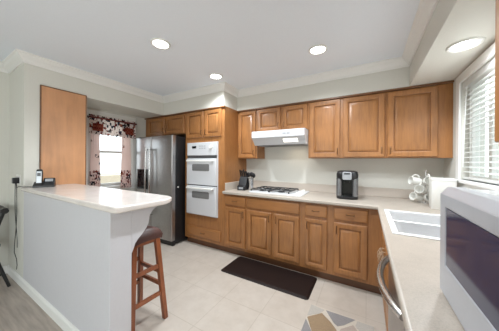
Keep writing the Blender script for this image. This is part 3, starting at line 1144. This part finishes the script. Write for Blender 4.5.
# ------------------------------------------------------------------ cooktop
CX0, CY0 = -1.45, 2.475
ck = thing('gas_cooktop', 'white gas cooktop with black grates on the counter below the hood', 'cooktop', (CX0, CY0, 0.914))
CW, CD = 0.75, 0.47
bm = ring_loft(B(), [[(p[0] + CW / 2, p[1] + CD / 2, z) for p in rrect(CW - 2 * i, CD - 2 * i, 0.03, 4)] for i, z in ((0, 0.0), (0, 0.006), (0.008, 0.014), (0.02, 0.016))])
obj('base', bm, M_WHITE, ck)
for i in range(2):
    for j in range(2):
        cx, cy = 0.17 + 0.28 * i, 0.145 + 0.20 * j
        bu = obj('burner', lathe(B(), [(0.055, 0.015), (0.055, 0.019), (0.038, 0.022), (0.034, 0.034), (0.02, 0.037)], (cx, cy, 0), 20), M_IRON, ck)
for i in range(2):
    x0, x1, y0, y1 = 0.035 + 0.28 * i, 0.305 + 0.28 * i, 0.035, 0.445
    bm = B()
    zt = 0.038
    fr = [(x0, y0), (x1, y0), (x1, y1), (x0, y1)]
    for a, b in zip(fr, fr[1:] + fr[:1]):
        bar(bm, (a[0], a[1], zt), (b[0], b[1], zt), 0.009, 0.010)
    bar(bm, (x0, (y0 + y1) / 2, zt), (x1, (y0 + y1) / 2, zt), 0.009, 0.010)
    for j in range(2):
        cx, cy = (x0 + x1) / 2, 0.145 + 0.20 * j
        for dx, dy in ((1, 0), (-1, 0), (0, 1), (0, -1)):
            e = (cx + dx * (x1 - x0) / 2, cy + dy * 0.095)
            bar(bm, (e[0], e[1], zt), (cx + dx * 0.03, cy + dy * 0.03, zt + 0.003), 0.008, 0.009)
    for a in fr:
        bar(bm, (a[0], a[1], 0.015), (a[0], a[1], zt), 0.014, 0.014)
    obj('grate', bm, M_IRON, ck)
for j in range(4):
    obj('knob', lathe(B(), [(0.021, 0.014), (0.02, 0.028), (0.016, 0.036), (0.006, 0.038)], (0.685, 0.08 + 0.10 * j, 0), 18), M_WHITE2, ck)

# ------------------------------------------------------------------ things on the back counter
ZT = 0.914
kb = thing('knife_block', 'black knife block with silver label plate in the counter corner by the oven cabinet', 'knife block', (-1.625, 2.63, ZT), R(8))
pr = [(-0.075, 0.0), (0.07, 0.0), (0.105, 0.15), (0.02, 0.20), (-0.035, 0.075), (-0.075, 0.065)]
obj('body', prism(B(), pr, 'x', -0.062, 0.062), M_BLACK, kb, 0.004)
obj('label_plate', box(B(), -0.035, 0.035, -0.0775, -0.075, 0.018, 0.048), M_SILVER, kb)
kd = Vector((0, -0.42, 0.9)).normalized()
kn = None
for i, (dx, t, L) in enumerate(((-0.045, 0.15, 0.12), (-0.015, 0.15, 0.105), (0.015, 0.15, 0.125), (0.045, 0.15, 0.1), (-0.03, 0.62, 0.13), (0.005, 0.62, 0.115), (0.04, 0.62, 0.12))):
    p = Vector((dx, 0.02 + 0.085 * t, 0.20 - 0.05 * t))
    wm = Matrix.Translation((-1.625, 2.63, ZT)) @ Matrix.Rotation(R(8), 4, 'Z')
    a, b = wm @ p, wm @ (p + kd * L)
    k_ = thing('kitchen_knife', 'black handled kitchen knife standing in the black knife block', 'knife', a, R(8), 'knives in the block')
    l0, l1 = Vector((0, 0, 0)), kd * L
    bm = tube(B(), [l0, l0.lerp(l1, 0.3), l0.lerp(l1, 0.7), l1], 0.012, 8)
    obj('grip', bm, M_BLACK, k_)
    obj('bolster', tube(B(), [l0, kd * 0.006], 0.0125, 8), M_DKGREY, k_)

ub = (-1.535, 2.70, ZT)
uc = obj('utensil_canister', lathe(B(), [(0.043, 0.0), (0.045, 0.004), (0.045, 0.168), (0.047, 0.172), (0.043, 0.172), (0.042, 0.01)], (0, 0, 0), 28), M_STEELD)
uc.location = ub
tag(uc, 'slim steel utensil canister standing right of the black knife block', 'canister')
for (dx, dy, L, hw, hh, nm, lab) in ((-0.02, 0.0, 0.215, 0.036, 0.075, 'spatula', 'black spatula leaning left out of the steel canister'), (0.015, -0.01, 0.225, 0.038, 0.07, 'ladle', 'black round headed ladle in the middle of the steel canister'), (0.022, 0.015, 0.205, 0.034, 0.075, 'serving_spoon', 'black serving spoon leaning right out of the steel canister')):
    t = thing(nm, lab, 'utensil', (ub[0] + dx * 0.3, ub[1] + dy * 0.3, ZT + 0.012))
    e = Vector((dx * 1.2, dy * 1.2, L - 0.03))
    obj('handle', tube(B(), [(0, 0, 0), e], 0.005, 8), M_BLACK, t)
    bm = B()
    bmesh.ops.create_uvsphere(bm, u_segments=16, v_segments=10, radius=1.0)
    bmesh.ops.scale(bm, verts=bm.verts, vec=(hw, 0.016, hh / 2))
    bmesh.ops.translate(bm, verts=bm.verts, vec=e + Vector((dx * 0.3, 0, hh * 0.4)))
    obj('head', bm, M_BLACK, t)

# coffee maker
cm = thing('coffee_maker', 'black and silver single-serve coffee maker on the back counter', 'coffee maker', (-0.203, 2.70, ZT), R(3))


def rr3(w_, d_, r_, z, dy=0.0):
    return [(p[0], p[1] + dy, z) for p in rrect(w_, d_, r_, 5)]


obj('base', ring_loft(B(), [rr3(0.225, 0.26, 0.07, 0), rr3(0.23, 0.265, 0.07, 0.01), rr3(0.23, 0.265, 0.07, 0.03), rr3(0.21, 0.25, 0.065, 0.036)]), M_BLACK, cm)
obj('rear_housing', ring_loft(B(), [rr3(0.215, 0.14, 0.05, 0.03, 0.06), rr3(0.22, 0.14, 0.05, 0.30, 0.06), rr3(0.20, 0.12, 0.05, 0.315, 0.06)]), M_DKGREY, cm)
for s in (-1, 1):
    c = obj('side_column', ring_loft(B(), [[(p[0] + s * 0.084, p[1] - 0.04, z) for p in rrect(0.062, 0.16, 0.028, 4)] for z in (0.034, 0.235)]), M_GUNM, cm)
    obj('side_seam', box(B(), s * 0.083 - 0.028 * s - 0.002, s * 0.083 - 0.028 * s + 0.002, -0.11, 0.0, 0.04, 0.23), M_BLACK, c)
obj('recess', box(B(), -0.055, 0.055, -0.03, 0.0, 0.034, 0.225), M_BLACKG, cm)
obj('drip_tray', ring_loft(B(), [rr3(0.105, 0.075, 0.03, 0.034, -0.075), rr3(0.105, 0.075, 0.03, 0.046, -0.075)]), M_BLACKG, cm)
hd_ = obj('brew_head', ring_loft(B(), [rr3(0.222, 0.235, 0.07, 0.222, -0.005), rr3(0.232, 0.25, 0.075, 0.235, -0.005), rr3(0.232, 0.25, 0.075, 0.29, -0.005), rr3(0.215, 0.235, 0.07, 0.315, -0.002), rr3(0.17, 0.19, 0.06, 0.325, 0.0)]), M_BLACK, cm)
obj('front_panel', ring_loft(B(), [[(p[0], y, p[1] + 0.27) for p in rrect(0.095, 0.09, 0.015, 4)] for y in (-0.126, -0.142)]), M_SILVER, hd_, 0.003)
obj('display', box(B(), -0.03, 0.03, -0.1435, -0.142, 0.285, 0.305), M_DKGREY, hd_)
obj('nozzle', cyl(B(), (0, -0.075, 0.19), (0, -0.075, 0.225), 0.022, 0.03, 20), M_BLACK, cm)

# mug tree
MT = Vector((0.545, 2.83, ZT))
mt = thing('mug_tree', 'chrome wire mug tree holding white mugs on the back corner of the counter', 'mug rack', MT)
obj('base', lathe(B(), [(0.075, 0.0), (0.075, 0.006), (0.06, 0.012), (0.012, 0.016)], n=28), M_CHROME, mt)
obj('post', tube(B(), [(0, 0, 0.01), (0, 0, 0.33)], 0.0055, 10), M_CHROME, mt)
obj('finial', lathe(B(), [(0.002, 0.325), (0.011, 0.335), (0.011, 0.343), (0.002, 0.352)], n=14), M_CHROME, mt)
arms = [(200, 0.268), (238, 0.186), (212, 0.102), (272, 0.28), (275, 0.112), (60, 0.235), (110, 0.09)]
for ang, z in arms:
    a = R(ang)
    u = Vector((math.cos(a), math.sin(a), 0))
    obj('arm', tube(B(), [Vector((0, 0, z)), u * 0.05 + Vector((0, 0, z + 0.008)), u * 0.075 + Vector((0, 0, z + 0.03))], 0.003, 8), M_CHROME, mt)
MUGLAB = ['white mug hanging highest on the left of the mug tree', 'white mug at mid height in front of the mug tree post',
          'white mug hanging lowest on the left of the mug tree, mouth turned outward', 'white mug hanging highest, next to the white bin, on the mug tree',
          'white mug hanging low on the mug tree, next to the white bin', None, None]


def make_mug():
    t = thing('mug', MUGLAB[0], 'mug', (0, 0, 0), 0, 'white mugs on the mug tree')
    n = 24
    # mug axis along local -Y, mouth at -Y, handle up (+Z)
    prof = [(0.030, 0.0), (0.036, -0.004), (0.039, -0.02), (0.041, -0.092), (0.0385, -0.092), (0.036, -0.02), (0.028, -0.008)]
    rings = [[(r * math.cos(2 * PI * i / n), y, r * math.sin(2 * PI * i / n)) for i in range(n)] for r, y in prof]
    obj('cup', ring_loft(B(), rings), M_WHITE2, t)
    pts = [(0, -0.018 - 0.032 + 0.032 * math.cos(PI * k / 10), 0.036 + 0.03 * math.sin(PI * k / 10)) for k in range(11)]
    obj('handle', tube(B(), pts, 0.0055, 8), M_WHITE2, t)
    t.scale = (1.04, 1.04, 1.04)
    return t


mug0 = make_mug()
for i, (ang, z) in enumerate(arms[:5]):
    a = R(ang)
    u = Vector((math.cos(a), math.sin(a), 0))
    loc = MT + u * 0.052 + Vector((0, 0, z - 0.052))
    rz = a + PI / 2
    m_ = mug0 if i == 0 else dup(mug0, loc, rz, MUGLAB[i])
    m_.location = loc
    m_.rotation_euler = (R(-12), 0, rz)

# white bin beside the mugs
wb = thing('storage_bin', 'upright white bin on the counter between the mug tree and the microwave', 'bin', (0.605, 2.53, ZT), R(-4))
obj('body', ring_loft(B(), [rr3(0.165, 0.14, 0.012, 0), rr3(0.17, 0.145, 0.012, 0.004), rr3(0.172, 0.148, 0.012, 0.262), rr3(0.166, 0.142, 0.012, 0.264)]), M_WHITE2, wb)
obj('lid', ring_loft(B(), [rr3(0.178, 0.153, 0.014, 0.264), rr3(0.178, 0.153, 0.014, 0.278), rr3(0.168, 0.143, 0.012, 0.284)]), M_WHITE2, wb)

# ------------------------------------------------------------------ microwave
MX, MY0, MY1 = 0.21, 0.345, 0.905
mw = thing('microwave', 'large grey countertop microwave with dark glass door at the right edge', 'microwave', (MX, MY0, ZT))
ML = MY1 - MY0
MH = 0.345
obj('body', box(B(), 0.045, 0.43, 0.006, ML - 0.006, 0.014, MH - 0.003), M_MWTOP, mw, 0.006)
# front bezel: rounded frame around the window (outline in y,z, front at x=0)
fz0, fz1 = 0.005, MH
gy0, gy1, gz0, gz1 = 0.17, ML - 0.055, 0.105, 0.287


def fr_ring(y0, y1, z0, z1, x):
    return [(x, y0, z0), (x, y1, z0), (x, y1, z1), (x, y0, z1)]


bm = ring_loft(B(), [fr_ring(0, ML, fz0, fz1, 0.06), fr_ring(0, ML, fz0, fz1, 0.02), fr_ring(0.012, ML - 0.008, fz0 + 0.006, fz1 - 0.022, 0.0),
                     fr_ring(gy0, gy1, gz0, gz1, 0.0), fr_ring(gy0 + 0.004, gy1 - 0.004, gz0 + 0.004, gz1 - 0.004, 0.006)], True, True)
fb = obj('front_frame', bm, M_MWAVE, mw, 0.003)
obj('door_glass', box(B(), 0.002, 0.006, gy0 + 0.004, gy1 - 0.004, gz0 + 0.004, gz1 - 0.004), M_MWGL, fb)
obj('control_panel', box(B(), -0.002, 0.0, 0.02, 0.13, 0.04, 0.30), M_MWGL, fb)
for x in (0.08, 0.39):
    for y in (0.05, ML - 0.05):
        obj('foot', cyl(B(), (x, y, 0), (x, y, 0.016), 0.014, 0.016, 14), M_BLACK, mw)

# ------------------------------------------------------------------ breakfast bar
bt = obj('bar_countertop', B(), M_BAR)
bm = B()
x0, x1, y0, y1 = XJ + 0.018, -1.288, 0.65, 1.115
pts = [(x0, y0), (x1 - 0.03, y0), (x1 - 0.012, y0 + 0.008), (x1 - 0.004, y0 + 0.025), (x1 + 0.012, y1 - 0.12), (x1 - 0.012, y1 - 0.07), (x1 - 0.05, y1 - 0.02), (x1 - 0.11, y1), (x0, y1)]
prism(bm, pts, 'z', 1.018, 1.0586)
bm.to_mesh(bt.data)
bm.free()
for p in bt.data.polygons:
    p.use_smooth = True
bt.data.set_sharp_from_angle(angle=R(40))
b_ = bt.modifiers.new('bevel', 'BEVEL')
b_.width = 0.012
b_.segments = 4
b_.limit_method = 'ANGLE'
b_.angle_limit = R(50)
tag(bt, 'long polished cream bar top on the white half wall', 'countertop')

# telephone
ph = thing('telephone', 'black cordless telephone with handset upright in its cradle on the bar top', 'telephone', (-2.975, 0.752, 1.0586), R(66))
bs = obj('base', prism(B(), [(-0.045, 0), (0.05, 0), (0.05, 0.05), (0.02, 0.055), (-0.045, 0.02)], 'x', -0.04, 0.04), M_BLACK, ph, 0.004)
hs = obj('handset', ring_loft(B(), [[(p[0], p[1] * 0.45 + 0.012 + 0.12 * (z - 0.02), z) for p in rrect(0.052 * k, 0.052 * k, 0.018 * k, 4)] for z, k in ((0.02, 0.9), (0.05, 1.0), (0.15, 1.0), (0.178, 0.92), (0.186, 0.7))]), M_BLACK, ph)
obj('face_plate', prism(B(), [(-0.0015 + 0.12 * (z - 0.02), z) for z in (0.045, 0.165)] + [(-0.0125 + 0.12 * (z - 0.02), z) for z in (0.165, 0.045)], 'x', -0.019, 0.019), M_SILVER, hs)
bm = B()
obj('screen', prism(B(), [(-0.0125 + 0.12 * (z - 0.02), z) for z in (0.115, 0.15)] + [(-0.0145 + 0.12 * (z - 0.02), z) for z in (0.15, 0.115)], 'x', -0.013, 0.013), M_DKGREY, hs)
cd = thing('caller_display', 'small black caller display unit right of the cordless telephone', 'phone unit', (-2.945, 0.825, 1.0586), R(66))
obj('body', prism(B(), [(-0.05, 0), (0.045, 0), (0.045, 0.055), (0.02, 0.092), (0.005, 0.094), (-0.05, 0.022)], 'x', -0.045, 0.045), M_BLACK, cd, 0.006)
bm = B()
d_ = Vector((0, 0.055, 0.072)).normalized()
n_ = Vector((0, -0.072, 0.055)).normalized()
o_ = Vector((0, -0.05, 0.022))
q = [(-0.03, 0.045), (0.03, 0.045), (0.03, 0.078), (-0.03, 0.078)]
ring_loft(bm, [[o_ + Vector((a, 0, 0)) + d_ * b + n_ * 0.0005 for a, b in q], [o_ + Vector((a, 0, 0)) + d_ * b + n_ * 0.003 for a, b in q]])
obj('display', bm, M_SILVER, cd)

# outlet, adapter and cords on the pantry jog
op = thing('wall_outlet', 'white double outlet plate on the narrow wall left of the bar', 'outlet', (-3.30, YN, 1.125))
obj('plate', box(B(), -0.075, 0.075, -0.006, 0, -0.058, 0.058), M_WHITE2, op, 0.002)
for x in (-0.035, 0.035):
    obj('socket', box(B(), x - 0.017, x + 0.017, -0.0075, -0.006, -0.034, 0.034), M_WHITE, op, 0.001)
ad = thing('power_adapter', 'black power adapter plugged into the wall outlet with cords hanging down', 'adapter', (-3.268, YN - 0.0075, 1.125))
obj('body', box(B(), -0.024, 0.024, -0.048, 0, -0.035, 0.028), M_BLACK, ad, 0.006)


def cordpath(x0, z0, x1, z1, n, a, ph_):
    pts = []
    for i in range(n + 1):
        t = i / n
        pts.append((x0 + (x1 - x0) * t + a * math.sin(7.5 * t + ph_) * (0.3 + t), -0.02 - 0.006 * math.sin(5 * t + ph_), z0 + (z1 - z0) * t))
    return pts


obj('cord', tube(B(), cordpath(-0.018, -0.03, 0.012, -0.72, 40, 0.016, 0.5), 0.0032, 6), M_BLACK, ad)
obj('cord', tube(B(), cordpath(0.012, -0.03, 0.0, -0.78, 40, 0.018, 3.4) + [(0.035, -0.02, -0.84), (0.055, -0.02, -0.90), (0.035, -0.02, -0.95)], 0.0032, 6), M_BLACK, ad)
pts = [(0.0, -0.02, -0.03), (0.06, -0.028, -0.085), (0.10, -0.033, -0.07), (0.15, -0.03, -0.058), (0.20, 0.0, -0.0615), (0.24, 0.04, -0.0625), (0.262, 0.07, -0.0625)]
obj('phone_cord', tube(B(), pts, 0.0035, 6), M_BLACK, ad)

# ------------------------------------------------------------------ bar stool
st = thing('bar_stool', 'backless wooden bar stool with dark leather seat under the bar overhang', 'stool', (-1.67, 1.02, 0))
feet = {(1, 1): (0.18, 0.138), (1, -1): (0.165, -0.145), (-1, 1): (-0.18, 0.138), (-1, -1): (-0.165, -0.145)}
tops = {k: (k[0] * 0.112, k[1] * 0.098) for k in feet}
ZL = 0.695


def legpt(k, z):
    t = z / ZL
    a, b = feet[k], tops[k]
    return Vector((a[0] + (b[0] - a[0]) * t, a[1] + (b[1] - a[1]) * t, z))


for k in feet:
    bm = B()
    p0, p1 = legpt(k, 0), legpt(k, ZL)
    h = 0.018
    q = lambda c, s: [c + Vector((a * h * s, b * h * s, 0)) for a, b in ((-1, -1), (1, -1), (1, 1), (-1, 1))]
    ring_loft(bm, [q(p0, 1.0), q(p1, 1.05)])
    obj('leg', bm, M_STOOL, st, 0.003)
for a, b, z in (((1, -1), (1, 1), 0.225), ((1, -1), (1, 1), 0.45), ((-1, -1), (-1, 1), 0.225), ((-1, -1), (-1, 1), 0.45),
                ((-1, 1), (1, 1), 0.29), ((-1, 1), (1, 1), 0.40), ((-1, -1), (1, -1), 0.29), ((-1, -1), (1, -1), 0.40)):
    obj('stretcher', bar(B(), legpt(a, z), legpt(b, z), 0.02, 0.032), M_STOOL, st, 0.002)
obj('seat_frame', box(B(), -0.135, 0.125, -0.12, 0.12, ZL - 0.035, ZL - 0.005), M_STOOL, st, 0.004)
# saddle cushion
bm = B()
n = 16
top, bot = [], []
for j in range(n + 1):
    rt, rb = [], []
    for i in range(n + 1):
        a, b = 2 * i / n - 1, 2 * j / n - 1
        # square to rounded square
        k = 1 - 0.10 * (a * b) ** 2
        X, Y = a * 0.165 * k - 0.012, b * 0.158 * k
        e = max(abs(a), abs(b)) ** 6
        zt = 0.785 + 0.010 * a * a - 0.03 * b * b - 0.055 * e
        zb = 0.695 - 0.02 * b * b
        rt.append(bm.verts.new((X, Y, zt)))
        rb.append(bm.verts.new((X * 0.96, Y * 0.96, zb)))
    top.append(rt)
    bot.append(rb)
for j in range(n):
    for i in range(n):
        bm.faces.new((top[j][i], top[j][i + 1], top[j + 1][i + 1], top[j + 1][i]))
        bm.faces.new((bot[j][i], bot[j + 1][i], bot[j + 1][i + 1], bot[j][i + 1]))
for i in range(n):
    bm.faces.new((top[0][i], bot[0][i], bot[0][i + 1], top[0][i + 1]))
    bm.faces.new((top[n][i], top[n][i + 1], bot[n][i + 1], bot[n][i]))
    bm.faces.new((top[i][0], top[i + 1][0], bot[i + 1][0], bot[i][0]))
    bm.faces.new((top[i][n], bot[i][n], bot[i + 1][n], top[i + 1][n]))
obj('seat', bm, M_LEATH, st, angle=60)

# ------------------------------------------------------------------ dining chair at the left edge
dc = thing('dining_chair', 'black wooden dining chair at the left edge beside the half wall', 'chair', (-3.47, 0.345, 0.004))
for s in (-1, 1):
    p = [(s * 0.195, 0.262, 0), (s * 0.145, 0.195, 0.25), (s * 0.11, 0.15, 0.43), (s * 0.13, 0.185, 0.62), (s * 0.17, 0.235, 0.82)]
    obj('rear_leg', tube(B(), p, lambda t: 0.013 + 0.005 * math.sin(PI * t), 10), M_CHAIR, dc)
    p = [(s * 0.19, -0.21, 0), (s * 0.16, -0.165, 0.43)]
    obj('front_leg', tube(B(), p, lambda t: 0.013 + 0.008 * t, 10), M_CHAIR, dc)
    obj('side_stretcher', tube(B(), [(s * 0.182, -0.19, 0.18), (s * 0.155, 0.2, 0.2)], 0.009, 8), M_CHAIR, dc)
obj('seat', ring_loft(B(), [[(p[0], p[1], z) for p in rrect(0.40 * k, 0.42 * k, 0.06, 5)] for z, k in ((0.425, 0.94), (0.435, 1.0), (0.455, 1.0), (0.462, 0.95))]), M_CHAIR, dc)
pts = [(-0.18 + 0.36 * i / 10, 0.232 + 0.02 * math.sin(PI * i / 10), 0.80) for i in range(11)]
obj('crest_rail', tube(B(), pts, lambda t: 0.024 + 0.006 * math.cos(2 * PI * t), 10), M_CHAIR, dc)
for i in range(5):
    x = -0.1 + 0.05 * i
    obj('back_spindle', tube(B(), [(x, 0.16, 0.455), (x * 1.1, 0.235, 0.79)], 0.007, 8), M_CHAIR, dc)

# ------------------------------------------------------------------ floor coverings
fm = thing('floor_mat', 'dark brown cushioned kitchen mat on the floor below the cooktop', 'mat', (-1.02, 2.212, 0))
bm = ring_loft(B(), [rr3(1.07, 0.445, 0.035, 0.0), rr3(1.07, 0.445, 0.035, 0.004), rr3(1.03, 0.405, 0.03, 0.018), rr3(1.02, 0.395, 0.03, 0.019)])
obj('pad', bm, M_MAT, fm, angle=20)
rg = thing('area_rug', '', 'rug', (-0.19, 1.545, 0))
obj('backing', ring_loft(B(), [rr3(0.51, 0.82, 0.008, 0.0), rr3(0.51, 0.82, 0.008, 0.006), rr3(0.50, 0.81, 0.008, 0.008)]), M_RUGBASE, rg)
# colours: 0 light grey, 1 tan, 2 dark grey, 3 pale taupe
patches = [
    (0, [(-0.443, 1.795), (-0.443, 1.945), (-0.328, 1.928), (-0.36, 1.862)]),
    (1, [(-0.43, 1.77), (-0.335, 1.872), (-0.262, 1.81), (-0.212, 1.752), (-0.2, 1.718), (-0.357, 1.632), (-0.384, 1.678)]),
    (2, [(-0.305, 1.93), (-0.085, 1.935), (-0.16, 1.832), (-0.2, 1.797), (-0.23, 1.818)]),
    (2, [(-0.443, 1.62), (-0.443, 1.738), (-0.372, 1.632), (-0.40, 1.56), (-0.443, 1.54)]),
    (3, [(-0.182, 1.727), (-0.17, 1.776), (-0.092, 1.862), (-0.05, 1.80), (-0.06, 1.69), (-0.13, 1.68)]),
    (0, [(-0.06, 1.93), (0.057, 1.93), (0.057, 1.84), (-0.028, 1.812), (-0.07, 1.87)]),
    (1, [(0.057, 1.82), (0.057, 1.62), (-0.03, 1.66), (-0.03, 1.79)]),
    (0, [(-0.34, 1.615), (-0.2, 1.692), (-0.15, 1.655), (-0.21, 1.50), (-0.36, 1.53)]),
    (2, [(-0.12, 1.655), (-0.045, 1.66), (0.045, 1.60), (0.03, 1.50), (-0.08, 1.47), (-0.18, 1.52)]),
    (1, [(-0.443, 1.515), (-0.38, 1.535), (-0.38, 1.51), (-0.30, 1.40), (-0.443, 1.36)]),
    (3, [(-0.355, 1.505), (-0.215, 1.475), (-0.17, 1.38), (-0.28, 1.40)]),
    (0, [(0.057, 1.58), (0.057, 1.40), (-0.03, 1.37), (-0.06, 1.45), (0.045, 1.49)]),
    (1, [(-0.19, 1.485), (-0.09, 1.445), (-0.055, 1.36), (-0.15, 1.37)]),
    (2, [(-0.443, 1.335), (-0.30, 1.375), (-0.20, 1.355), (-0.25, 1.19), (-0.443, 1.20)]),
    (3, [(-0.175, 1.35), (-0.05, 1.335), (-0.02, 1.22), (-0.12, 1.17), (-0.225, 1.19)]),
    (1, [(0.057, 1.375), (0.057, 1.16), (0.0, 1.22), (-0.03, 1.34)]),
    (0, [(-0.443, 1.175), (-0.25, 1.165), (-0.13, 1.15), (0.0, 1.195), (0.045, 1.15), (-0.443, 1.15)]),
]
for k, q in patches:
    cx, cy = sum(a for a, b in q) / len(q), sum(b for a, b in q) / len(q)
    q = [(max(-0.443, min(0.057, cx + (a - cx) * 1.07)), min(1.945, max(1.15, cy + (b - cy) * 1.07))) for a, b in q]
    obj('pile_patch', prism(B(), [(a + 0.19, b - 1.545) for a, b in q], 'z', 0.0075, 0.0095), M_PATCH[k], rg)
tag(rg, 'grey and tan stone pattern rug on the floor in front of the sink', 'rug')
